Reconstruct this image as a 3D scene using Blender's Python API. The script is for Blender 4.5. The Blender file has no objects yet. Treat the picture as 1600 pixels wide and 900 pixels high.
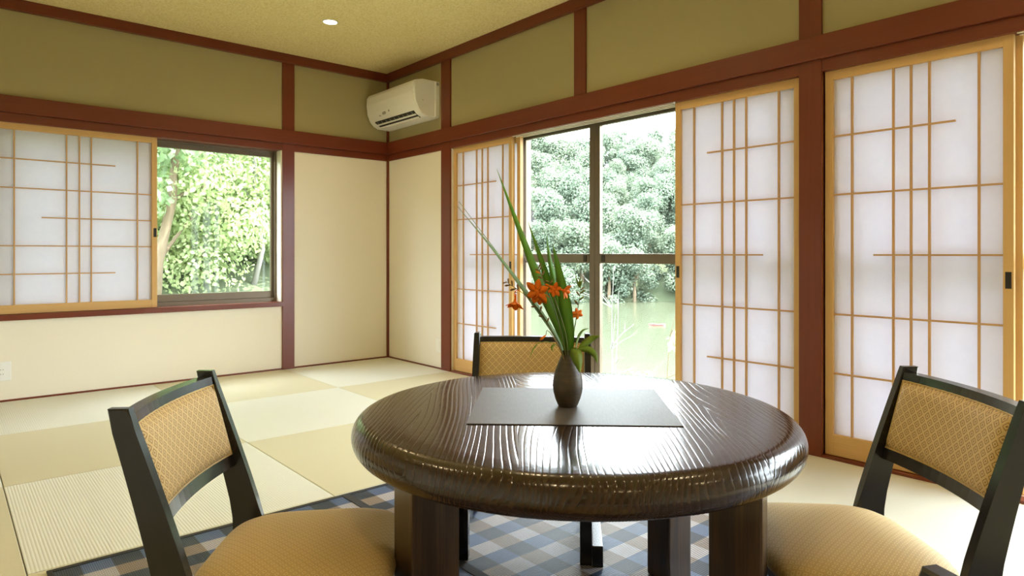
import bpy, bmesh, math, random
from mathutils import Vector, Matrix, noise

# ------------------------------------------------------------------ camera, sky, sun, exposure
scene = bpy.context.scene
COL = scene.collection
R_AX = Vector((0.75565, -0.65497, 0))      # camera right on the floor plan
F_AX = Vector((0.65497, 0.75565, 0))       # camera forward on the floor plan
CAM = Vector((-3.056, -5.2323, 0.93))

cam_d = bpy.data.cameras.new('camera')
cam = bpy.data.objects.new('camera', cam_d)
COL.objects.link(cam)
cam.location = CAM
cam.rotation_euler = (math.pi / 2, 0, math.atan2(-F_AX.x, F_AX.y))
cam_d.sensor_width = 36
cam_d.lens = 1031 / 1600 * 36
cam_d.shift_y = -53 / 1600
cam_d.clip_start = 0.02
cam_d.clip_end = 1000
scene.camera = cam

world = bpy.data.worlds.new('sky')
scene.world = world
world.use_nodes = True
bg = world.node_tree.nodes['Background']
bg.inputs[0].default_value = (0.86, 0.93, 1.0, 1)
bg.inputs[1].default_value = 15.0

sun_d = bpy.data.lights.new('sun', 'SUN')
sun_d.energy = 22.0
sun_d.color = (1.0, 0.95, 0.86)
sun_d.angle = math.radians(0.6)
sun = bpy.data.objects.new('sun', sun_d)
COL.objects.link(sun)
SUN_DIR = Vector((-0.75 * math.cos(math.radians(65)), 0.66 * math.cos(math.radians(65)), -math.sin(math.radians(65)))).normalized()
sun.rotation_euler = SUN_DIR.to_track_quat('-Z', 'Y').to_euler()

def portal(loc, sx, sy, rot):
    d = bpy.data.lights.new('window_portal', 'AREA')
    d.shape = 'RECTANGLE'; d.size = sx; d.size_y = sy
    d.cycles.is_portal = True
    o = bpy.data.objects.new('window_portal', d); COL.objects.link(o)
    o.location = loc; o.rotation_euler = rot
portal((0.24, -2.38, 0.89), 1.77, 2.80, (0, math.pi / 2, 0))
portal((0.24, -5.28, 0.89), 1.77, 2.80, (0, math.pi / 2, 0))
portal((-1.90, 0.24, 1.16), 1.86, 1.21, (-math.pi / 2, 0, 0))

scene.view_settings.view_transform = 'Standard'
scene.view_settings.look = 'None'
scene.view_settings.gamma = 1.0
scene.view_settings.use_curve_mapping = False
scene.view_settings.exposure = 0.33
scene.cycles.use_denoising = True
scene.cycles.max_bounces = 10
scene.cycles.diffuse_bounces = 6
scene.cycles.glossy_bounces = 4
scene.cycles.transmission_bounces = 6
scene.cycles.transparent_max_bounces = 12
scene.cycles.sample_clamp_indirect = 6.0
scene.cycles.caustics_reflective = False
scene.cycles.caustics_refractive = False

random.seed(7)
PI = math.pi

# ------------------------------------------------------------------ materials
class NT:
    def __init__(s, name):
        s.m = bpy.data.materials.new(name); s.m.use_nodes = True
        s.t = s.m.node_tree; s.n = s.t.nodes; s.l = s.t.links
        s.b = s.n['Principled BSDF']; s.out = s.n['Material Output']
    def node(s, ty, **kw):
        n = s.n.new(ty)
        for k, v in kw.items(): setattr(n, k, v)
        return n
    def put(s, sock, v):
        if isinstance(v, bpy.types.NodeSocket): s.l.new(v, sock)
        elif v is not None: sock.default_value = v
    def math(s, op, a, b=None, c=None):
        n = s.node('ShaderNodeMath', operation=op)
        s.put(n.inputs[0], a); s.put(n.inputs[1], b)
        if c is not None: s.put(n.inputs[2], c)
        return n.outputs[0]
    def coords(s, kind='Object'):
        return s.node('ShaderNodeTexCoord').outputs[kind]
    def xyz(s, v):
        n = s.node('ShaderNodeSeparateXYZ'); s.put(n.inputs[0], v); return n.outputs
    def mapping(s, v, scale=(1, 1, 1), loc=(0, 0, 0), rot=(0, 0, 0)):
        n = s.node('ShaderNodeMapping'); s.put(n.inputs[0], v)
        n.inputs['Scale'].default_value = scale; n.inputs['Location'].default_value = loc
        n.inputs['Rotation'].default_value = rot
        return n.outputs[0]
    def noise(s, v, scale, detail=3, rough=0.5, dist=0.0):
        n = s.node('ShaderNodeTexNoise'); s.put(n.inputs['Vector'], v)
        n.inputs['Scale'].default_value = scale; n.inputs['Detail'].default_value = detail
        n.inputs['Roughness'].default_value = rough; n.inputs['Distortion'].default_value = dist
        return n.outputs['Fac']
    def ramp(s, f, stops, interp='LINEAR'):
        n = s.node('ShaderNodeValToRGB'); s.put(n.inputs[0], f)
        n.color_ramp.interpolation = interp
        e = n.color_ramp.elements
        while len(e) > 1: e.remove(e[-1])
        e[0].position, e[0].color = stops[0][0], (*stops[0][1], 1)
        for p, c in stops[1:]:
            x = e.new(p); x.color = (*c, 1)
        return n.outputs[0]
    def mix(s, f, a, b):
        n = s.node('ShaderNodeMix', data_type='RGBA')
        s.put(n.inputs[0], f)
        s.put(n.inputs[6], a if isinstance(a, bpy.types.NodeSocket) else (*a, 1))
        s.put(n.inputs[7], b if isinstance(b, bpy.types.NodeSocket) else (*b, 1))
        return n.outputs[2]
    def bump(s, h, strength=0.3, dist=0.01, normal=None):
        n = s.node('ShaderNodeBump'); s.put(n.inputs['Height'], h)
        n.inputs['Strength'].default_value = strength; n.inputs['Distance'].default_value = dist
        if normal: s.put(n.inputs['Normal'], normal)
        s.l.new(n.outputs[0], s.b.inputs['Normal'])
        return n.outputs[0]
    def set(s, color=None, rough=None, metal=None, coat=None, spec=None, coat_rough=None, sheen=None):
        I = s.b.inputs
        if color is not None: s.put(I['Base Color'], color if isinstance(color, bpy.types.NodeSocket) else (*color, 1))
        if rough is not None: s.put(I['Roughness'], rough)
        if metal is not None: I['Metallic'].default_value = metal
        if coat is not None: I['Coat Weight'].default_value = coat
        if coat_rough is not None: I['Coat Roughness'].default_value = coat_rough
        if spec is not None: I['Specular IOR Level'].default_value = spec
        if sheen is not None: I['Sheen Weight'].default_value = sheen
        return s

M = {}
def plain(name, color, rough=0.5, var=0.06, scale=30, **kw):
    t = NT(name); f = t.noise(t.coords(), scale, 4)
    t.set(t.mix(f, tuple(c * (1 - var) for c in color), tuple(min(1, c * (1 + var)) for c in color)), rough, **kw)
    M[name] = t.m
    return t

# plaster and wallpaper
def plaster(name, color, bump=0.15):
    t = NT(name); v = t.coords()
    big = t.noise(v, 1.3, 2); fine = t.noise(v, 420, 3, 0.7)
    weave = t.noise(t.mapping(v, (300, 300, 60)), 1.0, 2)
    c = t.mix(t.math('MULTIPLY_ADD', fine, 0.5, t.math('MULTIPLY', big, 0.5)),
              tuple(x * 0.95 for x in color), tuple(min(1, x * 1.05) for x in color))
    t.set(c, 0.92, spec=0.1); t.bump(t.math('ADD', fine, weave), bump, 0.001)
    M[name] = t.m
plaster('wall_cream', (0.80, 0.745, 0.62))
plaster('wall_olive', (0.385, 0.325, 0.160))

t = NT('ceiling_paper'); v = t.coords()
sp = t.noise(v, 75, 3, 0.6); sp2 = t.noise(v, 190, 2, 0.6)
fac = t.math('ADD', t.math('MULTIPLY', sp, 0.6), t.math('MULTIPLY', sp2, 0.4))
t.set(t.ramp(fac, [(0.35, (0.58, 0.45, 0.19)), (0.50, (0.74, 0.60, 0.28)), (0.65, (0.82, 0.69, 0.37))]), 0.9, spec=0.1)
t.bump(fac, 0.4, 0.003); M['ceiling_paper'] = t.m

# red-brown lacquered timber
def lacquer(name, axis):
    t = NT(name); v = t.coords()
    sc = [70, 70, 70]; sc[axis] = 2.0
    g = t.noise(t.mapping(v, sc), 1.0, 4, 0.6)
    t.set(t.mix(g, (0.120, 0.021, 0.007), (0.175, 0.034, 0.011)), 0.36, coat=0.2, coat_rough=0.16, spec=0.35)
    t.bump(g, 0.10, 0.002); M[name] = t.m
lacquer('lacquer_x', 0); lacquer('lacquer_y', 1); lacquer('lacquer_z', 2)

# pale cedar of the shoji frames
def cedar(name, axis, c1=(0.56, 0.33, 0.115), c2=(0.68, 0.43, 0.17)):
    t = NT(name); v = t.coords()
    sc = [90, 90, 90]; sc[axis] = 1.6
    g = t.noise(t.mapping(v, sc), 1.0, 4, 0.6)
    t.set(t.mix(g, c1, c2), 0.55, spec=0.3); t.bump(g, 0.08, 0.001); M[name] = t.m
cedar('cedar_h', 0); cedar('cedar_v', 2)
cedar('lattice', 2, (0.50, 0.29, 0.12), (0.60, 0.36, 0.16))

t = NT('shoji_paper'); v = t.coords()
fib = t.noise(v, 22, 5, 0.65)
tr = t.node('ShaderNodeBsdfTranslucent'); df = t.node('ShaderNodeBsdfDiffuse')
pc = t.mix(fib, (0.85, 0.845, 0.895), (0.91, 0.905, 0.945))
t.put(tr.inputs[0], pc); t.put(df.inputs[0], pc)
mx = t.node('ShaderNodeMixShader'); mx.inputs[0].default_value = 0.60
t.l.new(df.outputs[0], mx.inputs[1]); t.l.new(tr.outputs[0], mx.inputs[2]); t.l.new(mx.outputs[0], t.out.inputs[0])
M['shoji_paper'] = t.m

t = NT('window_glass')
tp = t.node('ShaderNodeBsdfTransparent'); tp.inputs[0].default_value = (0.96, 0.98, 0.97, 1)
gl = t.node('ShaderNodeBsdfGlossy'); gl.inputs['Roughness'].default_value = 0.02
lw = t.node('ShaderNodeLayerWeight'); lw.inputs[0].default_value = 0.5
fr = t.math('MULTIPLY_ADD', t.math('POWER', lw.outputs['Facing'], 5.0), 0.6, 0.010)
mx = t.node('ShaderNodeMixShader'); t.l.new(fr, mx.inputs[0])
t.l.new(tp.outputs[0], mx.inputs[1]); t.l.new(gl.outputs[0], mx.inputs[2]); t.l.new(mx.outputs[0], t.out.inputs[0])
M['window_glass'] = t.m

plain('bronze_aluminium', (0.16, 0.125, 0.085), 0.38, metal=0.5)
plain('dark_bronze', (0.035, 0.028, 0.020), 0.4, metal=0.4)
plain('cream_strip', (0.80, 0.74, 0.62), 0.5)
plain('white_plastic', (0.80, 0.80, 0.77), 0.35, 0.02)
plain('ac_plastic', (0.82, 0.79, 0.70), 0.32, 0.02)
plain('dark_slot', (0.012, 0.012, 0.011), 0.6)
plain('grey_print', (0.38, 0.36, 0.31), 0.6)
plain('steel', (0.45, 0.45, 0.44), 0.3, metal=0.8)
plain('roof_soffit', (0.42, 0.36, 0.28), 0.8)

# tatami: ribs run along local x; weave-direction sheen painted in as two tones
def tatami(name, c1, c2, period):
    t = NT(name); v = t.coords(); o = t.xyz(v)
    rib = t.math('SINE', t.math('MULTIPLY', o[1], 2 * PI / period))
    rib01 = t.math('MULTIPLY_ADD', rib, 0.5, 0.5)
    straw = t.noise(t.mapping(v, (60, 900, 1)), 1.0, 3, 0.7)
    patch = t.noise(v, 2.2, 2)
    f = t.math('ADD', t.math('MULTIPLY', straw, 0.45), t.math('ADD', t.math('MULTIPLY', rib01, 0.35), t.math('MULTIPLY', patch, 0.2)))
    t.set(t.mix(f, c1, c2), 0.46, spec=0.5)
    t.bump(t.math('ADD', t.math('POWER', rib01, 0.6), t.math('MULTIPLY', straw, 0.15)), 0.35, 0.0020)
    M[name] = t.m
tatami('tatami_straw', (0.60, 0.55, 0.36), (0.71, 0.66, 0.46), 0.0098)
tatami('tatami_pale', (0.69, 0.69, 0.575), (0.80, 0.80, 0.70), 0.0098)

# woven plaid rug
t = NT('rug_plaid'); v = t.coords(); o = t.xyz(v)
def stripe(c, period, duty, off=0.0):
    return t.math('LESS_THAN', t.math('FRACT', t.math('ADD', t.math('DIVIDE', c, period), off)), duty)
bx = stripe(o[0], 0.158, 0.5, 0.494); by = stripe(o[1], 0.148, 0.5, 0.128)
thy = t.math('FRACT', t.math('DIVIDE', o[1], 0.0072)); thx = t.math('FRACT', t.math('DIVIDE', o[0], 0.0055))
thread = t.math('LESS_THAN', thy, 0.55); thread_x = t.math('LESS_THAN', thx, 0.5)
blue = t.mix(bx, (0.020, 0.030, 0.048), (0.055, 0.090, 0.180))
fleck = t.mix(t.math('MULTIPLY', thread, thread_x), blue, t.mix(bx, (0.032, 0.044, 0.065), (0.13, 0.17, 0.27)))
white = t.mix(bx, (0.36, 0.27, 0.20), (0.60, 0.55, 0.53))
gapc = t.mix(bx, (0.060, 0.050, 0.045), (0.13, 0.135, 0.17))
light_band = t.mix(thread, gapc, white)
plaid = t.mix(by, fleck, light_band)
t.set(plaid, 0.45, spec=0.3)
wv = t.math('ADD', t.math('SINE', t.math('MULTIPLY', o[1], 2 * PI / 0.0072)), t.math('SINE', t.math('MULTIPLY', o[0], 2 * PI / 0.0055)))
t.bump(wv, 0.35, 0.0008); M['rug_plaid'] = t.m
plain('rug_binding', (0.018, 0.016, 0.016), 0.7)

# dark lacquered table wood, grain along local y
def dark_wood(name, vert=False):
    t = NT(name); v = t.coords()
    if vert: v = t.mapping(v, (1, 1, 1), rot=(PI / 2, 0, 0))
    o = t.xyz(v)
    plank = t.math('FLOOR', t.math('DIVIDE', t.math('ADD', o[0], 0.61), 0.235))
    shift = t.node('ShaderNodeCombineXYZ')
    t.put(shift.inputs[0], t.math('MULTIPLY', plank, 1.37)); t.put(shift.inputs[1], t.math('MULTIPLY', plank, 3.1))
    add = t.node('ShaderNodeVectorMath', operation='ADD'); t.put(add.inputs[0], v); t.put(add.inputs[1], shift.outputs[0])
    p = add.outputs[0]
    warp = t.noise(t.mapping(p, (2.6, 0.50, 2.6)), 1.0, 2, 0.45, 0.2)
    small = t.noise(t.mapping(p, (30, 3, 30)), 1.0, 3, 0.6)
    ring = t.math('ADD', t.math('MULTIPLY', warp, 30.0), t.math('MULTIPLY', small, 0.45))
    ring = t.math('ADD', ring, t.math('MULTIPLY', o[0], 62.0))
    sn = t.math('ABSOLUTE', t.math('SINE', t.math('MULTIPLY', ring, PI)))
    fr = t.math('FRACT', ring)
    groove = t.math('POWER', t.math('SUBTRACT', 1.0, sn), 3.0)     # narrow scoured lines between hard ridges
    calm = t.ramp(t.noise(t.mapping(p, (6.0, 1.1, 6.0), (3.3, 0, 0)), 1.0, 2, 0.5), [(0.36, (0.40, 0.40, 0.40)), (0.56, (1, 1, 1))])
    groove = t.math('MULTIPLY', groove, calm)
    fibre = t.noise(t.mapping(p, (240, 7, 240)), 1.0, 3, 0.7)
    orange = t.noise(t.mapping(p, (95, 60, 95)), 1.0, 2, 0.6)
    c = t.mix(fr, (0.018, 0.0085, 0.0045), (0.042, 0.019, 0.009))
    c = t.mix(t.math('MULTIPLY', fibre, 0.4), c, (0.016, 0.008, 0.005))
    t.set(c, 0.22, coat=0.38, coat_rough=0.10, spec=0.35)
    h = t.math('ADD', t.math('MULTIPLY', groove, -1.0), t.math('ADD', t.math('MULTIPLY', fibre, 0.12), t.math('MULTIPLY', orange, 0.35)))
    nb = t.bump(h, 0.42, 0.0012)
    t.l.new(nb, t.b.inputs['Coat Normal'])
    M[name] = t.m
dark_wood('table_wood')
t = NT('leg_wood'); v = t.coords()
g = t.noise(t.mapping(v, (26, 26, 1.6)), 1.0, 4, 0.55, 0.6); g2 = t.noise(t.mapping(v, (160, 160, 5)), 1.0, 2)
t.set(t.ramp(t.math('MULTIPLY_ADD', g2, 0.25, t.math('MULTIPLY', g, 0.8)), [(0.3, (0.010, 0.006, 0.004)), (0.52, (0.032, 0.016, 0.007)), (0.7, (0.085, 0.042, 0.015))]), 0.32, coat=0.3)
t.bump(g, 0.1, 0.002); M['leg_wood'] = t.m

t = NT('placemat_weave'); v = t.coords(); o = t.xyz(v)
wx = t.math('SINE', t.math('MULTIPLY', o[0], 2 * PI / 0.0030)); wy = t.math('SINE', t.math('MULTIPLY', o[1], 2 * PI / 0.0044))
w = t.math('MULTIPLY', wx, wy); nz = t.noise(t.mapping(v, (400, 30, 1)), 1.0, 2)
t.set(t.mix(t.math('MULTIPLY_ADD', w, 0.25, t.math('MULTIPLY', nz, 0.9)), (0.035, 0.029, 0.026), (0.135, 0.110, 0.096)), 0.40, spec=0.5)
t.bump(w, 0.35, 0.0006); M['placemat_weave'] = t.m

t = NT('vase_clay'); v = t.coords()
b1 = t.noise(t.mapping(v, (6, 6, 160)), 1.0, 3, 0.6); b2 = t.noise(v, 28, 4, 0.6)
t.set(t.ramp(t.math('MULTIPLY_ADD', b1, 0.4, t.math('MULTIPLY', b2, 0.6)), [(0.3, (0.030, 0.024, 0.017)), (0.55, (0.075, 0.056, 0.036)), (0.75, (0.125, 0.090, 0.052))]), 0.48, spec=0.4)
t.bump(b1, 0.35, 0.002); M['vase_clay'] = t.m

# chair fabric: nested diamonds woven into gold cloth
def diamonds(name, a_ax, b_ax, cell, ca, cb, rings):
    t = NT(name); v = t.coords(); o = t.xyz(v)
    s = 0.70711 / cell
    fa = t.math('FRACT', t.math('MULTIPLY', t.math('ADD', o[a_ax], o[b_ax]), s))
    fb = t.math('FRACT', t.math('MULTIPLY', t.math('SUBTRACT', o[a_ax], o[b_ax]), s))
    da = t.math('ABSOLUTE', t.math('SUBTRACT', fa, 0.5)); db = t.math('ABSOLUTE', t.math('SUBTRACT', fb, 0.5))
    m = t.math('MAXIMUM', da, db)
    st = t.math('FRACT', t.math('MULTIPLY', m, 2 * rings))
    line = t.math('LESS_THAN', st, 0.42)
    th = t.noise(t.mapping(v, (900, 900, 900)), 1.0, 2)
    f = t.math('MULTIPLY', line, t.math('MULTIPLY_ADD', th, 0.5, 0.65))
    t.set(t.mix(f, cb, ca), 0.62, spec=0.25, sheen=0.1)
    t.bump(t.math('SUBTRACT', 1.0, line), 0.45, 0.0010)
    M[name] = t.m
diamonds('fabric_back', 0, 2, 0.0182, (0.25, 0.145, 0.042), (0.63, 0.44, 0.185), 2.0)
diamonds('fabric_seat', 0, 1, 0.0125, (0.42, 0.285, 0.105), (0.60, 0.43, 0.185), 1.5)
plain('piping_cord', (0.60, 0.42, 0.16), 0.6)
plain('chair_black', (0.011, 0.009, 0.008), 0.24, 0.1, coat=0.25, coat_rough=0.1, spec=0.35)

def leaf_mat(name, c1, c2, scale=3.0, transl=0.45, rough=0.45):
    t = NT(name); f = t.noise(t.coords(), scale, 2)
    oi = t.node('ShaderNodeObjectInfo').outputs['Random']
    c = t.mix(t.math('MULTIPLY_ADD', oi, 0.35, t.math('MULTIPLY', f, 0.75)), c1, c2)
    t.set(c, rough, spec=0.3)
    tr = t.node('ShaderNodeBsdfTranslucent'); t.put(tr.inputs[0], c)
    mx = t.node('ShaderNodeMixShader'); mx.inputs[0].default_value = transl
    t.l.new(t.b.outputs[0], mx.inputs[1]); t.l.new(tr.outputs[0], mx.inputs[2]); t.l.new(mx.outputs[0], t.out.inputs[0])
    M[name] = t.m
leaf_mat('sword_green', (0.10, 0.28, 0.025), (0.20, 0.42, 0.05), 9, 0.30, 0.35)
leaf_mat('sword_grey', (0.20, 0.32, 0.15), (0.30, 0.42, 0.22), 9, 0.25, 0.5)
leaf_mat('broad_green', (0.12, 0.24, 0.030), (0.30, 0.40, 0.05), 25, 0.35, 0.4)
leaf_mat('petal_orange', (0.80, 0.15, 0.008), (0.98, 0.30, 0.015), 60, 0.3, 0.5)
leaf_mat('bud_brown', (0.13, 0.055, 0.02), (0.26, 0.15, 0.04), 60, 0.1, 0.5)
leaf_mat('stem_olive', (0.10, 0.13, 0.03), (0.19, 0.22, 0.06), 30, 0.1, 0.5)
leaf_mat('hazed_hill_leaf', (0.105, 0.150, 0.112), (0.195, 0.236, 0.160), 0.5, 0.35, 0.6)  # leaf colour paled to stand in for haze and glare over the hill
leaf_mat('near_leaf', (0.24, 0.34, 0.14), (0.58, 0.63, 0.36), 1.6, 0.5, 0.4)
leaf_mat('near_leaf_dark', (0.12, 0.22, 0.12), (0.34, 0.43, 0.22), 1.6, 0.45, 0.4)
plain('bark', (0.16, 0.12, 0.075), 0.9, 0.3, 14)
plain('pale_bark', (0.22, 0.21, 0.19), 0.9, 0.15, 14)
plain('rock', (0.13, 0.12, 0.125), 0.9, 0.25, 0.6)
plain('boat_red', (0.28, 0.13, 0.12), 0.5)
plain('boat_white', (0.3, 0.3, 0.29), 0.5)
t = NT('ground'); f = t.noise(t.coords(), 1.2, 5, 0.65)
t.set(t.mix(f, (0.035, 0.052, 0.022), (0.08, 0.095, 0.05)), 0.95); M['ground'] = t.m
t = NT('pond_water'); v = t.coords(); f = t.noise(t.mapping(v, (0.5, 0.5, 1)), 1.0, 3)
t.set(t.mix(t.noise(v, 0.05, 2), (0.044, 0.051, 0.031), (0.055, 0.061, 0.041)), 0.15, spec=0.12); t.bump(f, 0.25, 0.08); M['pond_water'] = t.m

t = NT('lamp_glow'); e = t.node('ShaderNodeEmission'); e.inputs[0].default_value = (1.0, 0.78, 0.45, 1); e.inputs[1].default_value = 60
t.l.new(e.outputs[0], t.out.inputs[0]); M['lamp_glow'] = t.m

# ------------------------------------------------------------------ mesh helpers
def obj(name, bm, mat, parent=None, smooth=False, loc=None, rotz=0):
    me = bpy.data.meshes.new(name)
    bmesh.ops.recalc_face_normals(bm, faces=bm.faces)
    bm.to_mesh(me); bm.free()
    me.materials.append(M[mat])
    if smooth:
        me.polygons.foreach_set('use_smooth', [True] * len(me.polygons))
    return link(name, me, parent, loc, rotz)
def link(name, me, parent=None, loc=None, rotz=0):
    o = bpy.data.objects.new(name, me); COL.objects.link(o)
    if parent is not None: o.parent = parent
    if loc is not None: o.location = loc
    if rotz: o.rotation_euler = (0, 0, rotz)
    return o
def raw(name, verts, faces, mat, parent=None, smooth=False, loc=None, rotz=0):
    me = bpy.data.meshes.new(name); me.from_pydata(verts, [], faces); me.update()
    me.materials.append(M[mat])
    if smooth: me.polygons.foreach_set('use_smooth', [True] * len(me.polygons))
    return link(name, me, parent, loc, rotz)
def tag(o, label, cat=None, group=None, kind=None):
    o['label'] = label
    if cat: o['category'] = cat
    if group: o['group'] = group
    if kind: o['kind'] = kind
    return o
def struct(o, label):
    o['label'] = label; o['kind'] = 'structure'; o['category'] = o.name.split('_')[0].split('.')[0]
    return o
def empty(name, loc=(0, 0, 0), rotz=0):
    o = bpy.data.objects.new(name, None); COL.objects.link(o)
    o.location = loc; o.rotation_euler = (0, 0, rotz); o.empty_display_size = 0.1
    return o
def add_box(bm, a, b, bevel=0.0):
    x0, x1 = sorted((a[0], b[0])); y0, y1 = sorted((a[1], b[1])); z0, z1 = sorted((a[2], b[2]))
    vs = [bm.verts.new(p) for p in ((x0, y0, z0), (x1, y0, z0), (x1, y1, z0), (x0, y1, z0), (x0, y0, z1), (x1, y0, z1), (x1, y1, z1), (x0, y1, z1))]
    fs = [bm.faces.new([vs[i] for i in f]) for f in ((0, 3, 2, 1), (4, 5, 6, 7), (0, 1, 5, 4), (1, 2, 6, 5), (2, 3, 7, 6), (3, 0, 4, 7))]
    if bevel > 0:
        es = list({e for f in fs for e in f.edges})
        bmesh.ops.bevel(bm, geom=es, offset=bevel, segments=2, affect='EDGES', profile=0.6)
def box(name, a, b, mat, parent=None, bevel=0.0):
    bm = bmesh.new(); add_box(bm, a, b, bevel)
    return obj(name, bm, mat, parent)
def boxes(name, lst, mat, parent=None, bevel=0.0):
    bm = bmesh.new()
    for a, b in lst: add_box(bm, a, b, bevel)
    return obj(name, bm, mat, parent)
def add_tube(bm, pts, rad, seg=8, cap=True):
    pts = [Vector(p) for p in pts]
    rs = rad if isinstance(rad, (list, tuple)) else [rad] * len(pts)
    rings = []; up = Vector((0, 0, 1))
    for i, p in enumerate(pts):
        d = (pts[min(i + 1, len(pts) - 1)] - pts[max(i - 1, 0)]).normalized()
        ref = up if abs(d.dot(up)) < 0.95 else Vector((1, 0, 0))
        u = d.cross(ref).normalized(); w = d.cross(u).normalized()
        rings.append([bm.verts.new(p + (u * math.cos(k * 2 * PI / seg) + w * math.sin(k * 2 * PI / seg)) * rs[i]) for k in range(seg)])
    for a, b in zip(rings, rings[1:]):
        for k in range(seg):
            bm.faces.new((a[k], a[(k + 1) % seg], b[(k + 1) % seg], b[k]))
    if cap:
        bm.faces.new(rings[0][::-1]); bm.faces.new(rings[-1])
def lathe(bm, prof, seg=48, c=(0, 0, 0)):
    rings = []
    for r, z in prof:
        if r < 1e-5: rings.append([bm.verts.new((c[0], c[1], c[2] + z))])
        else: rings.append([bm.verts.new((c[0] + r * math.cos(k * 2 * PI / seg), c[1] + r * math.sin(k * 2 * PI / seg), c[2] + z)) for k in range(seg)])
    for a, b in zip(rings, rings[1:]):
        for k in range(seg):
            k2 = (k + 1) % seg
            if len(a) == 1 and len(b) == 1: continue
            if len(a) == 1: bm.faces.new((a[0], b[k2], b[k]))
            elif len(b) == 1: bm.faces.new((a[k], a[k2], b[0]))
            else: bm.faces.new((a[k], a[k2], b[k2], b[k]))
def prism(bm, prof, axis, lo, hi):
    # profile in the two other axes, swept along axis
    def P(a, b, t):
        q = [0, 0, 0]; o = [i for i in range(3) if i != axis]
        q[o[0]], q[o[1]], q[axis] = a, b, t
        return q
    A = [bm.verts.new(P(a, b, lo)) for a, b in prof]; B = [bm.verts.new(P(a, b, hi)) for a, b in prof]
    n = len(prof)
    for i in range(n): bm.faces.new((A[i], A[(i + 1) % n], B[(i + 1) % n], B[i]))
    bm.faces.new(A[::-1]); bm.faces.new(B)
def copy_tree(o, parent=None):
    c = o.copy(); COL.objects.link(c); c.parent = parent
    for ch in list(o.children): copy_tree(ch, c)
    return c
def lerp(a, b, t): return a + (b - a) * t

# ------------------------------------------------------------------ room shell
CZ = 2.543
XL, YF = -3.82, -7.64            # left wall and the wall behind the camera
MAT = 0.955
KZ = 1.765                       # top of the openings
floor = struct(box('floor', (XL - .2, YF - .2, -0.30), (0.22, 0.22, -0.018), 'roof_soffit'), 'tatami floor of square straw mats laid in a checker of weave directions')
mat_mesh = {}
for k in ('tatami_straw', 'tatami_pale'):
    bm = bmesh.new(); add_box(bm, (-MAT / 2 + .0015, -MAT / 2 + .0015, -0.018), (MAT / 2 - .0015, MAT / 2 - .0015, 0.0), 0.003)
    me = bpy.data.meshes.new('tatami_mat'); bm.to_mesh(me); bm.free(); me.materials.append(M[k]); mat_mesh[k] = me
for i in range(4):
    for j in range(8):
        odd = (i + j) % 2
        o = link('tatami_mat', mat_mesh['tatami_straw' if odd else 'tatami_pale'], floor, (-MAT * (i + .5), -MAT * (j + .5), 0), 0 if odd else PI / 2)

struct(box('ceiling', (XL - .2, YF - .2, CZ), (0.22, 0.22, CZ + .12), 'ceiling_paper'), 'ceiling in speckled ochre wallpaper')

WX0, WX1 = -2.83, -0.975         # back window opening
WZ0 = 0.555
wb = struct(boxes('wall_back', [((XL - .2, 0, -.02), (WX0, .18, 1.85)), ((WX1, 0, -.02), (.2, .18, 1.85)), ((WX0, 0, -.02), (WX1, .18, WZ0 - .045)), ((WX0, 0.04, KZ + .06), (WX1, .18, 1.85))], 'wall_cream'), 'cream cloth wall with the wide window and olive upper panels')
for x0, x1 in ((XL - .2, WX0 - .1), (WX0, WX1), (-.875, .2)):
    box('upper_panel', (x0 - .10 if x0 < -3 else x0, 0.0, 1.85), (x1, .18, CZ), 'wall_olive', wb)
box('upper_panel', (WX0 - .1, 0.004, 1.85), (WX0, .18, CZ), 'wall_olive', wb)
box('upper_panel', (WX1, 0.004, 1.85), (-.875, .18, CZ), 'wall_olive', wb)

B1 = (-3.775, -0.980)            # right wall bays (y ranges)
B2 = (-6.680, -3.880)
wr = struct(boxes('wall_right', [((0, B1[1], -.02), (.2, 0, 1.85)), ((0.01, B2[1], -.02), (.2, B1[0], 1.85)), ((0, YF - .2, -.02), (.2, B2[0], 1.85)),
                                 ((0.19, B1[0], KZ + .06), (.2, B1[1], 1.85)), ((0.19, B2[0], KZ + .06), (.2, B2[1], 1.85))], 'wall_cream'), 'cream wall opened by tall sliding windows, olive panels above')
for y0, y1 in ((-.85, 0), (-2.32, -.975), (-3.775, -2.42), (-5.23, -3.88), (-6.68, -5.33), (YF - .2, -6.68)):
    box('upper_panel', (0, y0, 1.85), (.2, y1, CZ), 'wall_olive', wr)
for y0, y1 in ((-.975, -.85), (-2.42, -2.32), (-3.88, -3.775), (-5.33, -5.23)):
    box('upper_panel', (.004, y0, 1.85), (.2, y1, CZ), 'wall_olive', wr)
wl = struct(box('wall_left', (XL - .2, YF - .2, -.02), (XL, 0, CZ), 'wall_cream'), 'plain cream wall on the closed side of the room')
wf = struct(box('wall_front', (XL, YF - .2, -.02), (0, YF, CZ), 'wall_cream'), 'plain cream wall behind the dining set')

NT_N = [0]
def trim(a, b, axis, label, bevel=0.003, mat=None):
    NT_N[0] += 1
    return struct(box('trim_%d' % NT_N[0], a, b, mat or 'lacquer_' + 'xyz'[axis], None, bevel), label)
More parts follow.
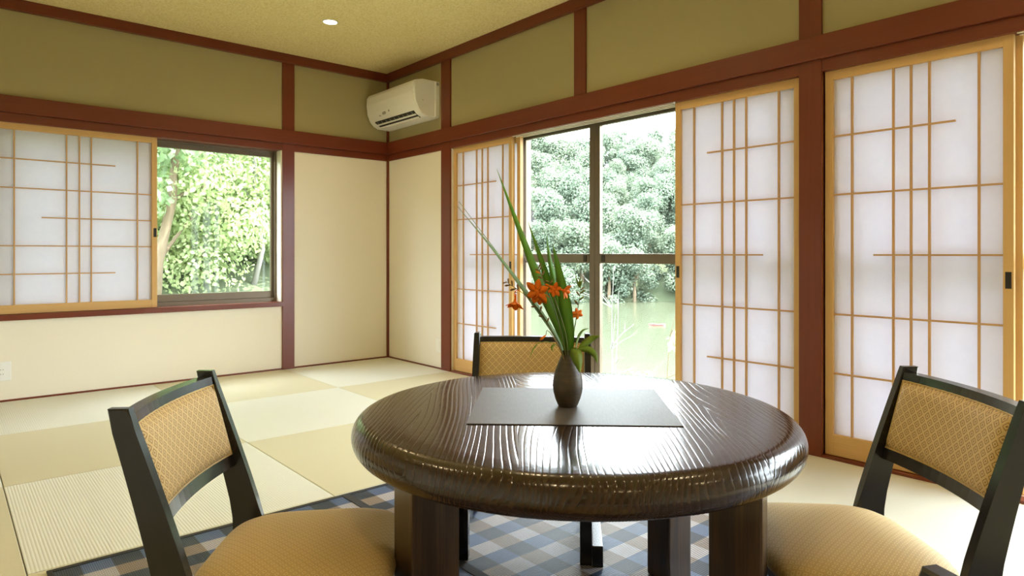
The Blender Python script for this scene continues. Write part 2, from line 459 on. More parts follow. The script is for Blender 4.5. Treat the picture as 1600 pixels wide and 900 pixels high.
# posts
trim((-.018, -.018, 0), (.01, .01, CZ - .07), 2, 'thin red-brown corner post beside the air conditioner')
trim((WX1, -.014, 0), (-.875, .02, CZ - .07), 2, 'red-brown post beside the tree-view window')
trim((-.014, -.975, 0), (.03, -.85, CZ - .07), 2, 'red-brown post between the wall plate and a paper screen')
trim((-.014, -3.880, 0), (.10, -3.775, CZ - .07), 2, 'broad red-brown post between two window bays')
trim((-.014, -6.78, 0), (.03, -6.68, CZ - .07), 2, 'red-brown post ending the second window bay')
trim((-.012, -2.42, 1.93), (.02, -2.32, CZ - .07), 2, 'short red-brown post above the sliding glass doors')
trim((-.012, -5.33, 1.93), (.02, -5.23, CZ - .07), 2, 'short red-brown post above the second window bay')
trim((WX0 - .1, -.014, 0), (WX0, .02, CZ - .07), 2, 'red-brown post at the far side of the papered window')
# beams
trim((XL, -.028, 1.822), (-.0, .0, 1.93), 0, 'red-brown tie beam across the back wall')
trim((-.028, YF, 1.822), (.0, -.0, 1.93), 1, 'glossy red-brown tie beam above the tall windows')
trim((XL, -.036, CZ - .072), (0, .0, CZ), 0, 'red-brown ceiling moulding along the back wall')
trim((-.036, YF, CZ - .072), (0, 0, CZ), 1, 'red-brown ceiling moulding along the window wall')
# head tracks of the openings
trim((XL, -.010, KZ), (0, .10, 1.822), 0, 'red-brown head track over the back window')
hb1 = trim((-.010, YF, KZ), (.10, 0, 1.822), 1, 'red-brown grooved head track over the tall windows')
for xs in (.012, .047, .082):
    for bb in (B1, B2):
        box('track_strip', (xs - .004, bb[0] + .72, KZ - .004), (xs + .004, bb[1] - .72, KZ + .001), 'cream_strip', hb1)
# sill and thresholds
trim((WX0, -.022, WZ0 - .045), (WX1 + .004, .09, WZ0 - .008), 0, 'red-brown window sill under the tree view')
sill2 = trim((WX1 - .010, -.004, WZ0 - .008), (WX1, .09, KZ), 2, 'pale jamb strip of the tree-view window', 0.001, 'cream_strip')
for bb, lab in ((B1, 'brown threshold under the sliding doors beside the pond view'), (B2, 'brown threshold under the sliding doors of the second bay')):
    th = trim((-.012, bb[0], -.012), (.10, bb[1], .012), 1, lab, 0.002)
    for xs in (.047,):
        box('groove', (xs - .004, bb[0] + .01, .012), (xs + .004, bb[1] - .01, .0135), 'cream_strip', th)
bb_ = struct(box('baseboard_back', (XL, -.006, 0), (0, 0.002, .012), 'lacquer_x'), 'thin brown floor strip along the back wall')
bb2 = struct(boxes('baseboard_right', [((-.006, B1[1] + .12, 0), (.002, -.001, .012))], 'lacquer_y'), 'thin brown floor strip beside the corner')

# eaves outside: they keep the high sun off the upper half of the doors
eave = struct(box('trim_eave', (0.2, YF - 1, 2.30), (0.86, 0.9, 2.42), 'roof_soffit'), 'roof eave outside above the tall windows')
eave.name = 'trim_%d' % (NT_N[0] + 1)

# ------------------------------------------------------------------ windows
WIN = [0]
def sash(parent, along, u0, u1, z0, z1, d, mid, latch=None, stile=.042):
    # along 0: runs on x at depth y=d, 1: runs on y at depth x=d
    def P(u, w, z): return (u, w, z) if along == 0 else (w, u, z)
    w0, w1 = d - .014, d + .014
    s = boxes('sash', [(P(u0, w0, z0), P(u0 + stile, w1, z1)), (P(u1 - stile, w0, z0), P(u1, w1, z1))], 'bronze_aluminium', parent, .002)
    boxes('rail', [(P(u0 + stile, w0, z1 - .038), P(u1 - stile, w1, z1))], 'bronze_aluminium', s, .002)
    boxes('rail', [(P(u0 + stile, w0, z0), P(u1 - stile, w1, z0 + .055))], 'bronze_aluminium', s, .002)
    if mid: boxes('rail', [(P(u0 + stile, w0 - .004, .872), P(u1 - stile, w1, .932))], 'bronze_aluminium', s, .003)
    zs = [(z0 + .055, .872), (.932, z1 - .038)] if mid else [(z0 + .055, z1 - .038)]
    for a, b in zs:
        boxes('glass_pane', [(P(u0 + stile, d - .002, a), P(u1 - stile, d + .002, b))], 'window_glass', s)
    if latch is not None:
        boxes('latch', [(P(latch - .014, w0 - .010, .880), P(latch + .014, w0 - .003, .924))], 'dark_bronze', s, .002)
    return s
def tall_window(bb, label):
    WIN[0] += 1
    w = empty('window_%d' % WIN[0], (0, 0, 0)); struct(w, label)
    y0, y1 = bb
    boxes('frame', [((.11, y0, 0.0), (.19, y0 + .03, KZ + .06)), ((.11, y1 - .03, 0.0), (.19, y1, KZ + .06)), ((.11, y0 + .03, KZ + .022), (.19, y1 - .03, KZ + .06)), ((.10, y0, -.02), (.19, y1, .022))], 'bronze_aluminium', w, .002)
    q = (y1 - y0) / 4
    for k in range(4):
        a, b = y1 - (k + 1) * q, y1 - k * q
        d = .172 if k in (0, 3) else .134
        a2, b2 = (a - .02 if k in (0, 2) else a), (b + .02 if k in (1, 3) else b)
        if k == 0: a2 = a - .025
        if k == 3: b2 = b + .025
        if k in (1, 2): a2, b2 = a + (.002 if k == 1 else -.0), b - (.002 if k == 2 else 0)
        lt = a2 + .075 if k == 1 else (b2 - .075 if k == 2 else None)
        sash(w, 1, a2, b2, .022, KZ + .022, d, True, lt)
    return w
w1_ = tall_window(B1, 'bronze framed sliding glass doors looking over the pond')
w2_ = tall_window(B2, 'bronze framed sliding glass doors of the second bay')
WIN[0] += 1
w3 = empty('window_%d' % WIN[0], (0, 0, 0)); struct(w3, 'bronze framed sliding window looking into green trees')
boxes('frame', [((WX0, .10, WZ0 - .01), (WX0 + .03, .18, KZ + .06)), ((WX1 - .028, .085, WZ0 - .01), (WX1, .18, KZ + .06)), ((WX0 + .03, .10, KZ - .012), (WX1 - .028, .18, KZ + .06)), ((WX0, .09, WZ0 - .045), (WX1, .18, WZ0 + .022))], 'bronze_aluminium', w3, .002)
xm = (WX0 + WX1) / 2
sash(w3, 0, xm - .02, WX1 - .028, WZ0 + .022, KZ - .012, .122, False, None, .02)
sash(w3, 0, WX0 + .03, xm + .02, WZ0 + .022, KZ - .012, .156, False)

# ------------------------------------------------------------------ shoji screens
def shoji(along, u0, u1, z0, z1, d, vbars, hbars, label, pull=None, stile=.034, top=.044, bottom=.095, simple=False, group=None):
    """vbars: positions, hbars: (z, from, to). d: depth of the front face."""
    base = (u0 + u1) / 2
    root = empty('shoji_screen', (base, d, z0) if along == 0 else (d, base, z0))
    tag(root, label, 'screen', group)
    th = .028
    def P(u, w, z): return (u - base, w, z - z0) if along == 0 else (w, u - base, z - z0)
    hm, vm = ('cedar_h' if along == 0 else 'lacq', 'cedar_v')
    hm = 'cedar_h' if along == 0 else 'cedar_y'
    for a, b in ((u0, u0 + stile), (u1 - stile, u1)):
        st = boxes('stile', [(P(a, 0, z0), P(b, th, z1))], vm, root, .0015)
    boxes('top_rail', [(P(u0 + stile, .001, z1 - top), P(u1 - stile, th - .001, z1))], hm, root, .0015)
    boxes('bottom_rail', [(P(u0 + stile, .001, z0), P(u1 - stile, th - .001, z0 + bottom))], hm, root, .0015)
    boxes('paper', [(P(u0 + stile, .0165, z0 + bottom), P(u1 - stile, .0172, z1 - top))], 'shoji_paper', root)
    for u in vbars:
        boxes('lattice_bar', [(P(u - .0042, .005, z0 + bottom), P(u + .0042, .0164, z1 - top))], 'lattice', root, .0006)
    for z, a, b in hbars:
        a = u0 + stile if a is None else a; b = u1 - stile if b is None else b
        boxes('lattice_bar', [(P(a, .004, z - .0038), P(b, .0150, z + .0038))], 'lattice', root, .0006)
    if pull is not None:
        u, z = pull
        pl = boxes('finger_pull', [(P(u - .010, -.0015, z - .032), P(u + .010, .004, z + .032))], 'dark_bronze', root, .001)
        boxes('recess', [(P(u - .006, -.0022, z - .026), P(u + .006, -.0012, z + .026))], 'dark_slot', pl)
    return root
cedar('cedar_y', 1)
ST, SZ0, SZ1 = .03, .014, 1.768
def bay_pattern(u0, mirror):
    W = .70
    def U(f): return u0 - (W - f if mirror else f)      # f measured from the side nearest the corner
    vb = [U(f) for f in (.120, .288, .356, .424, .594)]
    return W, U, vb
def bay_shoji(u_start, flip, d, label, pull, group=None, stack=False):
    """u_start: y of the edge nearest the back wall."""
    W = .705
    ys = [u_start - f for f in (.115, .284, .352, .420, .592)]
    y_lo, y_hi = u_start - W, u_start
    A = lambda f: u_start - f
    hb = []
    if flip:   # short bars start at the window side
        hb = [(1.468, None, A(.196)), (1.200, None, None), (.926, A(.508), None), (.656, None, None), (.386, None, A(.196))]
    else:
        hb = [(1.466, A(.513), None), (1.200, None, None), (.926, None, A(.205)), (.656, None, None), (.386, A(.513), None)]
    return shoji(1, y_lo, y_hi, SZ0, SZ1, d, ys, hb, label, pull, group=group)
bay_shoji(-.982, False, .016, 'narrow paper sliding screen beside the corner wall plate', (-1.670, .845))
bay_shoji(-1.03, False, .052, 'paper screen tucked behind the one beside the corner', None)
bay_shoji(-3.066, True, .016, 'paper sliding screen between the pond view and the broad post', (-3.083, .832))
bay_shoji(-3.045, True, .052, 'paper screen tucked behind the one against the broad post', None)
bay_shoji(-3.884, False, .016, 'paper sliding screen behind the chair, past the broad post', (-4.572, .830))
bay_shoji(-3.905, False, .052, 'paper screen tucked behind the one past the broad post', None)
vb = (-2.699, -2.420, -2.348, -2.280, -2.002)
hb = [(1.540, None, -2.138), (1.354, None, None), (1.168, -2.556, None), (.983, None, None), (.801, None, -2.138)]
shoji(0, -2.828, -1.878, WZ0 - .006, SZ1, .016, vb, hb, 'wide low paper screen covering half of the tree-view window', (-1.892, 1.084), bottom=.056)
shoji(0, -2.815, -1.90, WZ0 - .006, SZ1, .052, vb, hb, 'low paper screen tucked behind the one at the tree-view window', None, bottom=.056)

# ------------------------------------------------------------------ wall plates, air conditioner, downlights
op = empty('wall_outlet', (-2.775, 0, .192)); tag(op, 'white double power outlet low on the back wall', 'outlet')
boxes('cover_plate', [((-.058, -.008, -.06), (.058, 0, .06))], 'white_plastic', op, .003)
boxes('socket_insert', [((-.030, -.010, -.034), (.030, -.007, .034))], 'white_plastic', op, .001)
for sx in (-.006, .006):
    for sz in (-.016, .012):
        boxes('slot', [((sx + .012 - .001, -.0106, sz - .004), (sx + .012 + .001, -.0098, sz + .004))], 'dark_slot', op)
bp = empty('wall_plate', (0, -.806, .192)); tag(bp, 'cream blank wall plate low beside the corner post', 'wall plate')
boxes('cover_plate', [((-.008, -.036, -.058), (0, .036, .058))], 'ac_plastic', bp, .003)
boxes('insert', [((-.010, -.014, -.034), (-.007, .014, .034))], 'ac_plastic', bp, .001)

ac = empty('air_conditioner', (0, -.415, 2.03)); tag(ac, 'cream split air conditioner mounted high in the corner', 'air conditioner')
prof = [(-.004, 0.0), (-.125, .004), (-.165, .022), (-.200, .056), (-.222, .115), (-.236, .190), (-.232, .255), (-.212, .280), (-.150, .297), (-.004, .297)]
bm = bmesh.new(); prism(bm, prof[::-1], 1, -.388, .388)
bmesh.ops.bevel(bm, geom=[e for e in bm.edges if len({round(v.co.y, 3) for v in e.verts}) == 1], offset=.006, segments=2, affect='EDGES')
b = obj('body', bm, 'ac_plastic', ac)
boxes('back_plate', [((-.040, -.400, .006), (-.002, .395, .290))], 'ac_plastic', ac, .004)
# front panel follows the curved face with a small step
fp = [(-.172, .064), (-.203, .070), (-.2255, .118), (-.2395, .190), (-.2355, .256), (-.2150, .283), (-.150, .300), (-.140, .296), (-.205, .276), (-.228, .190), (-.212, .110)]
bm = bmesh.new(); prism(bm, fp, 1, -.372, .372); obj('front_panel', bm, 'ac_plastic', ac)
def ac_pt(t):      # point on the sloped lower face, t from the front edge to the rear
    p0, p1 = Vector((-.203, 0, .052)), Vector((-.118, 0, -.001))
    return p0.lerp(p1, t)
def ac_strip(name, t0, t1, y0, y1, mat, out=.002, parent=ac):
    n = Vector((-.53, 0, -.85)).normalized()
    a, c = ac_pt(t0), ac_pt(t1)
    bm = bmesh.new(); vs = []
    for off in (-.01, out):
        for p in (a, c):
            for y in (y0, y1):
                q = p + n * off; vs.append(bm.verts.new((q.x, y, q.z)))
    for f in ((0, 1, 3, 2), (4, 6, 7, 5), (0, 4, 5, 1), (2, 3, 7, 6), (0, 2, 6, 4), (1, 5, 7, 3)): bm.faces.new([vs[i] for i in f])
    return obj(name, bm, mat, parent)
vent = ac_strip('air_outlet', .10, .88, -.315, .300, 'dark_slot', .006)
for t0 in (.36, .70):
    ac_strip('louver', t0, t0 + .14, -.310, .295, 'ac_plastic', .011, vent)
for k in range(9):
    y = -.28 + k * .068
    ac_strip('vane', .14, .34, y - .002, y + .002, 'grey_print', .008, vent)
boxes('display_window', [((-.2245, .085, .082), (-.2150, .128, .104))], 'grey_print', ac)
boxes('indicator', [((-.2265, .020, .092), (-.2200, .030, .108))], 'grey_print', ac)
boxes('brand_mark', [((-.2220, .170, .079), (-.2120, .188, .083))], 'grey_print', ac)
bm = bmesh.new(); lathe(bm, [(0, -.4012), (.013, -.4012), (.013, -.398), (0, -.398)], 20)
for v_ in bm.verts: v_.co = Vector((v_.co.x - .022, v_.co.z, v_.co.y + .270))
obj('pipe_knockout', bm, 'grey_print', ac)
boxes('side_mark', [((-.158, -.3895, .125), (-.150, -.3878, .131))], 'grey_print', ac)

def downlight(x, y, label, first):
    r = empty('ceiling_downlight', (x, y, CZ)); tag(r, label, 'downlight', None if first else 'recessed downlights over the dining set')
    bm = bmesh.new(); lathe(bm, [(.050, 0.004), (.054, -.004), (.046, -.005), (.044, -.002), (.044, .004)], 32); obj('rim', bm, 'white_plastic', r, True)
    bm = bmesh.new(); lathe(bm, [(0, -.003), (.030, -.0032), (.0435, -.0015), (.0435, .003), (0, .003)], 24); obj('lamp', bm, 'lamp_glow', r, True)
    d = bpy.data.lights.new('downlight_beam', 'SPOT'); d.energy = LAMP_W; d.color = (1.0, .74, .42); d.spot_size = math.radians(150); d.spot_blend = .8; d.shadow_soft_size = .04
    o = bpy.data.objects.new('downlight_beam', d); COL.objects.link(o); o.parent = r; o.location = (0, 0, -.03)
LAMP_W = 13
downlight(-1.009, -.944, 'small glowing recessed downlight near the corner ceiling', True)
for x, y in ((-2.87, -2.87), (-1.0, -2.87), (-1.0, -4.78), (-2.87, -4.78), (-1.0, -6.69), (-2.87, -6.69)):
    downlight(x, y, 'recessed downlight further along the ceiling', False)

# ------------------------------------------------------------------ rug
RX0, RX1, RY0, RY1 = -2.822, -.932, -5.76, -2.888
rug = empty('plaid_rug', (RX0, RY1, 0)); tag(rug, 'blue and white plaid woven rug with black binding under the table', 'rug')
bm = bmesh.new(); add_box(bm, (0.012, 0 - (RY1 - RY0) + .012, .0005), (RX1 - RX0 - .012, -.018, .0045)); obj('woven_field', bm, 'rug_plaid', rug)
boxes('binding', [((0, -(RY1 - RY0), 0), (.014, 0, .0062))], 'rug_binding', rug, .0015)
boxes('binding', [((RX1 - RX0 - .014, -(RY1 - RY0), 0), (RX1 - RX0, 0, .0062))], 'rug_binding', rug, .0015)
boxes('binding', [((.014, -.020, 0), (RX1 - RX0 - .014, 0, .0062))], 'rug_binding', rug, .0015)
boxes('binding', [((.014, -(RY1 - RY0), 0), (RX1 - RX0 - .014, -(RY1 - RY0) + .020, .0062))], 'rug_binding', rug, .0015)
boxes('seam_tape', [((.926, -(RY1 - RY0) + .02, .0042), (.958, -.02, .0066))], 'rug_binding', rug, .001)

# ------------------------------------------------------------------ table
TC = Vector((-1.862, -4.086, 0)); TH = .546
RUGZ = .0047
table = empty('round_table', (TC.x, TC.y, RUGZ), math.atan2(F_AX.y, F_AX.x) - PI / 2)
tag(table, 'low round table of dark lacquered grooved wood on thick legs', 'table')
prof = [(0, TH)]
for k in range(1, 10): prof.append((.495 * k / 9, TH))
for k in range(1, 15):
    a = PI / 2 - k * PI / 14 * .97
    prof.append((.495 + .043 * math.cos(a) ** .85 if math.cos(a) > 0 else .495, TH - .040 + .040 * math.sin(a)))
prof += [(.46, TH - .082), (0, TH - .082)]
prof = [(r, z - RUGZ) for r, z in prof]
bm = bmesh.new(); lathe(bm, prof, 96)
obj('table_top', bm, 'table_wood', table, True)
LEGP = [(-.335, -.235, .52, .054), (.325, -.260, -.45, .053), (.300, .250, .54, .044), (-.385, .200, -.45, .044)]
for x, y, rz, hw in LEGP:
    bm = bmesh.new(); add_box(bm, (-hw, -hw, 0), (hw, hw, TH - .082 - RUGZ), .006)
    o = obj('leg', bm, 'leg_wood', table, False, (x, y, 0), rz)
for (a, b_) in ((0, 1), (2, 3), (0, 3), (1, 2)):
    p, q = Vector(LEGP[a][:2]), Vector(LEGP[b_][:2]); d = (q - p); n = d.normalized()
    p2, q2 = p + n * .03, q - n * .03
    bm = bmesh.new(); L = (q2 - p2).length
    add_box(bm, (-L / 2, -.014, TH - .135 - RUGZ), (L / 2, .014, TH - .082 - RUGZ), .002)
    m_ = (p2 + q2) / 2
    obj('apron', bm, 'leg_wood', table, False, (m_.x, m_.y, 0), math.atan2(d.y, d.x))

pm = empty('placemat', (-1.845, -4.062, TH), math.atan2(-.335, .352))
tag(pm, 'dark brown woven placemat under the flower vase', 'placemat')
bm = bmesh.new(); add_box(bm, (-.2425, -.201, .0003), (.2425, .201, .0022), .0006); obj('woven_sheet', bm, 'placemat_weave', pm)

# ------------------------------------------------------------------ chairs
def ycen(z):        # centre line of the raked back post at height z
    return lerp(.118, .016, max(0, (z - .25)) / .385) if z > .25 else lerp(.062, .118, (z / .25) ** 1.0)
def make_chair(loc, rotz, label, seat_front):
    r = empty('low_dining_chair', (*loc, RUGZ if loc[2:] == () else 0), rotz); tag(r, label, 'chair')
    ch = 'chair_black'
    for s in (-1, 1):
        bm = bmesh.new(); back, front = [], []
        for i in range(15):
            z = .636 * i / 14
            w = .019 if z > .62 else lerp(.036, .020, max(0, z - .22) / .40) if z > .22 else lerp(.022, .036, z / .22)
            bend = .010 * math.sin(PI * min(1, z / .60))
            back.append((ycen(z) - w + bend, z)); front.append((ycen(z) + w + bend, z))
        prism(bm, front + back[::-1], 0, s * .191, s * .213)
        bmesh.ops.bevel(bm, geom=[e for e in bm.edges if abs(e.verts[0].co.x - e.verts[1].co.x) < 1e-5], offset=.003, segments=1, affect='EDGES')
        obj('back_post', bm, ch, r)
        boxes('front_leg', [((s * .168, .435, 0), (s * .203, .470, .239))], ch, r, .003)
        boxes('side_rail', [((s * .176, .13, .200), (s * .200, .437, .243))], ch, r, .003)
        boxes('floor_runner', [((s * .204, .035, 0), (s * .236, .478, .062))], ch, r, .003)
    boxes('front_rail', [((-.169, .440, .200), (.169, .464, .243))], ch, r, .003)
    boxes('rear_rail', [((-.189, .110, .200), (.189, .134, .243))], ch, r, .003)
    def bow(x): return -.020 * (1 - (x / .19) ** 2)
    def slab(bm, z0, z1, off0, off1, n=14):
        rings = []
        for i in range(n + 1):
            x = -.190 + .380 * i / n
            rings.append([bm.verts.new((x, ycen(z) + bow(x) + o_, z)) for z, o_ in ((z0, off0), (z0, off1), (z1, off1), (z1, off0))])
        for a, b_ in zip(rings, rings[1:]):
            for k in range(4): bm.faces.new((a[k], a[(k + 1) % 4], b_[(k + 1) % 4], b_[k]))
        bm.faces.new(rings[0][::-1]); bm.faces.new(rings[-1])
    bm = bmesh.new(); slab(bm, .602, .622, -.012, .016); obj('top_rail', bm, ch, r)
    bm = bmesh.new(); slab(bm, .402, .430, -.012, .016); obj('lower_rail', bm, ch, r)
    bm = bmesh.new(); slab(bm, .428, .604, -.010, .004); obj('back_board', bm, ch, r)
    # padded back
    bm = bmesh.new(); nx, nz = 26, 14; g = []
    for i in range(nx + 1):
        col = []
        for j in range(nz + 1):
            u, w = -1 + 2 * i / nx, -1 + 2 * j / nz
            x = u * .1905; z = .516 + w * .0865
            e = (1 - abs(u) ** 7) * (1 - abs(w) ** 5)
            off = .012 + .019 * max(0, e) ** .5
            col.append(bm.verts.new((x, ycen(z) + bow(x) + off, z)))
        g.append(col)
    for i in range(nx):
        for j in range(nz): bm.faces.new((g[i][j], g[i + 1][j], g[i + 1][j + 1], g[i][j + 1]))
    pad = obj('backrest_pad', bm, 'fabric_back', r, True)
    bm = bmesh.new(); pts = []
    def edge(u, w):
        x = u * .188; z = .516 + w * .0855; return (x, ycen(z) + bow(x) + .014, z)
    N = 18
    for i in range(N): pts.append(edge(-1 + 2 * i / N, -1))
    for i in range(N // 2): pts.append(edge(1, -1 + 4 * i / N))
    for i in range(N): pts.append(edge(1 - 2 * i / N, 1))
    for i in range(N // 2 + 1): pts.append(edge(-1, 1 - 4 * i / N))
    add_tube(bm, pts, .0026, 6); obj('piping', bm, 'piping_cord', pad, True)
    # seat cushion
    def outline(a):
        c, s_ = math.cos(a), math.sin(a); n = 4.2
        x = math.copysign(abs(c) ** (2 / n), c); y = math.copysign(abs(s_) ** (2 / n), s_)
        wd = lerp(.200, .232, (y + 1) / 2)
        return x * wd, (.105 + seat_front) / 2 + y * (seat_front - .105) / 2
    bm = bmesh.new(); NS = 56; rings = []
    for sc_, z in ((.93, .240), (.985, .245), (1.0, .257), (.985, .269), (.94, .280), (.85, .289), (.70, .296), (.50, .301), (.25, .304)):
        ring = []
        for k in range(NS):
            x, y = outline(k * 2 * PI / NS); ring.append(bm.verts.new((x * sc_, (.105 + seat_front) / 2 + (y - (.105 + seat_front) / 2) * sc_, z)))
        rings.append(ring)
    for a, b_ in zip(rings, rings[1:]):
        for k in range(NS): bm.faces.new((a[k], a[(k + 1) % NS], b_[(k + 1) % NS], b_[k]))
    bm.faces.new(rings[0][::-1]); bm.faces.new(rings[-1])
    obj('seat_cushion', bm, 'fabric_seat', r, True)
    return r
def chair_at(pa, pb, label, seat_front=.475):
    """pa, pb: tops of the chair's right and left back posts on plan (seen when sitting)."""
    a, b_ = Vector(pa), Vector(pb); m_ = (a + b_) / 2; d = (a - b_).normalized()      # local +x
    return make_chair((m_.x, m_.y), math.atan2(d.y, d.x), label, seat_front)
chair_at((-2.812, -3.802), (-2.570, -3.482), 'black chair with gold diamond fabric whose seat points to the pond window', .515)
chair_at((-1.158, -4.632), (-1.413, -4.925), 'black chair with gold diamond fabric beside the broad post and paper screen', .488)
chair_at((-1.551, -3.278), (-1.246, -3.593), 'black chair with gold diamond back facing across the vase')
chair_at((-2.372, -5.056), (-2.742, -4.870), 'black chair of which only one post top shows at the rug front')

# ------------------------------------------------------------------ vase and flowers
VB = Vector((-1.862, -4.069, TH + .0024))
vz = empty('clay_vase', VB); tag(vz, 'small dark brown clay bottle vase on the placemat', 'vase')
prof = [(0, .0), (.0225, .0), (.0255, .004), (.0315, .018), (.0362, .036), (.0378, .050), (.0368, .066), (.0325, .086), (.0255, .105), (.0190, .120), (.0152, .130), (.0145, .136), (.0160, .1405), (.0148, .1415), (.0118, .137), (.0125, .120), (.020, .09), (.02, .02), (0, .015)]
bm = bmesh.new(); lathe(bm, prof, 40); obj('body', bm, 'vase_clay', vz, True)

PXM = 1.650 / 1031
def fp_(px, py, depth=0.0):
    """a point of the bouquet: measured right and up from the vase foot, plus its own depth"""
    return R_AX * ((px - 887) * PXM) + Vector((0, 0, (640 - py) * PXM)) + F_AX * depth
def spline(pts, n):
    P = [Vector(p) for p in pts]; P = [P[0] * 2 - P[1]] + P + [P[-1] * 2 - P[-2]]
    out = []; m_ = len(P) - 3
    for i in range(n + 1):
        t = i / n * m_; k = min(int(t), m_ - 1); f = t - k
        a, b_, c, d = P[k], P[k + 1], P[k + 2], P[k + 3]
        out.append(0.5 * ((2 * b_) + (c - a) * f + (2 * a - 5 * b_ + 4 * c - d) * f * f + (3 * b_ - a - 3 * c + d) * f ** 3))
    return out
def blade_bm(bm, pts, widths, side, thick=.0007, fold=.25):
    rings = []
    n = len(pts)
    for i, p in enumerate(pts):
        d = (pts[min(i + 1, n - 1)] - pts[max(i - 1, 0)]).normalized()
        s_ = (side - d * side.dot(d)).normalized(); nn = d.cross(s_).normalized(); w = widths[i]
        rings.append([bm.verts.new(p - s_ * w), bm.verts.new(p + nn * (thick + w * fold)), bm.verts.new(p + s_ * w), bm.verts.new(p + nn * (w * fold - thick))])
    for a, b_ in zip(rings, rings[1:]):
        for k in range(4): bm.faces.new((a[k], a[(k + 1) % 4], b_[(k + 1) % 4], b_[k]))
    bm.faces.new(rings[0][::-1]); bm.faces.new(rings[-1])
def sword(ctrl, wmax, mat, label, twist=0.0):
    pts = spline(ctrl, 26); n = len(pts)
    ws = []
    for i in range(n):
        t = i / (n - 1); ws.append(max(.0003, 1.6 * wmax * min(1, .45 + 1.3 * t) * min(1, ((1 - t) / .55)) ** .9))
    side = (R_AX * math.cos(twist) + F_AX * math.sin(twist))
    bm = bmesh.new(); blade_bm(bm, pts, ws, side)
    o = obj('sword_leaf', bm, mat, None, True, VB); tag(o, label, 'leaf', 'sword leaves in the vase')
    return o
N0 = fp_(885, 575, 0)
sword([fp_(890, 575, .002), fp_(876, 525, .004), fp_(845, 452, .01), fp_(812, 365, .015), fp_(775, 266, .02)], .0088, 'sword_green', 'tallest green sword leaf leaning toward the corner screen', .25)
sword([fp_(884, 575, -.004), fp_(868, 530, -.02), fp_(822, 462, -.04), fp_(775, 400, -.05), fp_(716, 328, -.06)], .0066, 'sword_grey', 'long dull grey-green sword leaf leaning lowest', .9)
sword([fp_(884, 575, -.003), fp_(870, 532, -.018), fp_(826, 466, -.034), fp_(776, 398, -.042), fp_(718, 321, -.046)], .0036, 'sword_grey', 'thin dull sword leaf running alongside the lowest leaning leaf', 1.2)
sword([fp_(889, 575, .003), fp_(880, 535, .006), fp_(862, 466, .015), fp_(846, 412, .02), fp_(825, 350, .03)], .0084, 'sword_green', 'green sword leaf second tallest above the orange blossoms', -.1)
sword([fp_(890, 575, .000), fp_(885, 535, .00), fp_(872, 470, .004), fp_(860, 415, .01), fp_(854, 371, .012)], .0078, 'sword_green', 'upright green sword leaf in the middle of the bouquet', .35)
sword([fp_(888, 575, -.004), fp_(889, 530, -.014), fp_(880, 470, -.022), fp_(870, 420, -.026), fp_(862, 386, -.028)], .0098, 'sword_green', 'broad upright green sword leaf in front of the bouquet', 0)
sword([fp_(890, 575, .004), fp_(892, 545, .006), fp_(889, 490, .01), fp_(884, 441, .012)], .0036, 'sword_green', 'short thin upright sword leaf beside the broad one', .2)

def petal(bm, base, dirn, up, L, W, curl=.35):
    d = Vector(dirn).normalized(); u = Vector(up); u = (u - d * u.dot(d)).normalized(); s_ = d.cross(u)
    pts, ws = [], []
    for i in range(7):
        t = i / 6; pts.append(base + d * (L * t) + u * (curl * L * (t * t - .2 * t))); ws.append(max(.0004, W * math.sin(PI * (.12 + .84 * t)) ** .8))
    rings = []
    for p, w in zip(pts, ws): rings.append([bm.verts.new(p - s_ * w), bm.verts.new(p + u * (.0005 - w * .25)), bm.verts.new(p + s_ * w), bm.verts.new(p - u * (.0005 + w * .25))])
    for a, b_ in zip(rings, rings[1:]):
        for k in range(4): bm.faces.new((a[k], a[(k + 1) % 4], b_[(k + 1) % 4], b_[k]))
    bm.faces.new(rings[0][::-1]); bm.faces.new(rings[-1])
rng = random.Random(3)
def blossom(parent, c, face, size, n=6, open_=.8):
    """c: throat, face: direction the flower opens to"""
    f = Vector(face).normalized(); a = f.orthogonal().normalized(); b_ = f.cross(a)
    bm = bmesh.new(); add_tube(bm, [c - f * size * .9, c - f * size * .4, c + f * size * .05], [size * .07, size * .12, size * .20], 8)
    root = obj('blossom', bm, 'petal_orange', parent, True)
    for k in range(n):
        an = k * 2 * PI / n + rng.uniform(-.15, .15)
        rad = a * math.cos(an) + b_ * math.sin(an)
        bm = bmesh.new(); petal(bm, c + rad * size * .12, f * (1 - open_) * 1.2 + rad * open_, f, size * rng.uniform(.9, 1.15), size * .36, -.25)
        obj('petal', bm, 'petal_orange', root, True)
    return root
def flower_stem(ctrl, label, buds, mat='stem_olive', r0=.0018):
    root = empty('montbretia_stem', VB); tag(root, label, 'flower')
    pts = spline(ctrl, 24)
    bm = bmesh.new(); add_tube(bm, pts, [lerp(r0, .0006, i / 24) for i in range(25)], 6); obj('stem', bm, mat, root, True)
    for i, (t, L, col, sgn) in enumerate(buds):
        k = min(23, int(t * 24)); p = pts[k]; d = (pts[k + 1] - pts[k]).normalized()
        side = (R_AX - d * R_AX.dot(d)).normalized() * sgn
        dirn = (d * .75 + side * .8 + F_AX * rng.uniform(-.3, .3)).normalized()
        L *= 1.35; bm = bmesh.new(); w = L * .17
        add_tube(bm, [p, p + dirn * L * .35, p + dirn * L * .75, p + dirn * L], [w * .4, w * .8, w, w * .3], 7)
        obj('bud', bm, col, root, True)
    return root
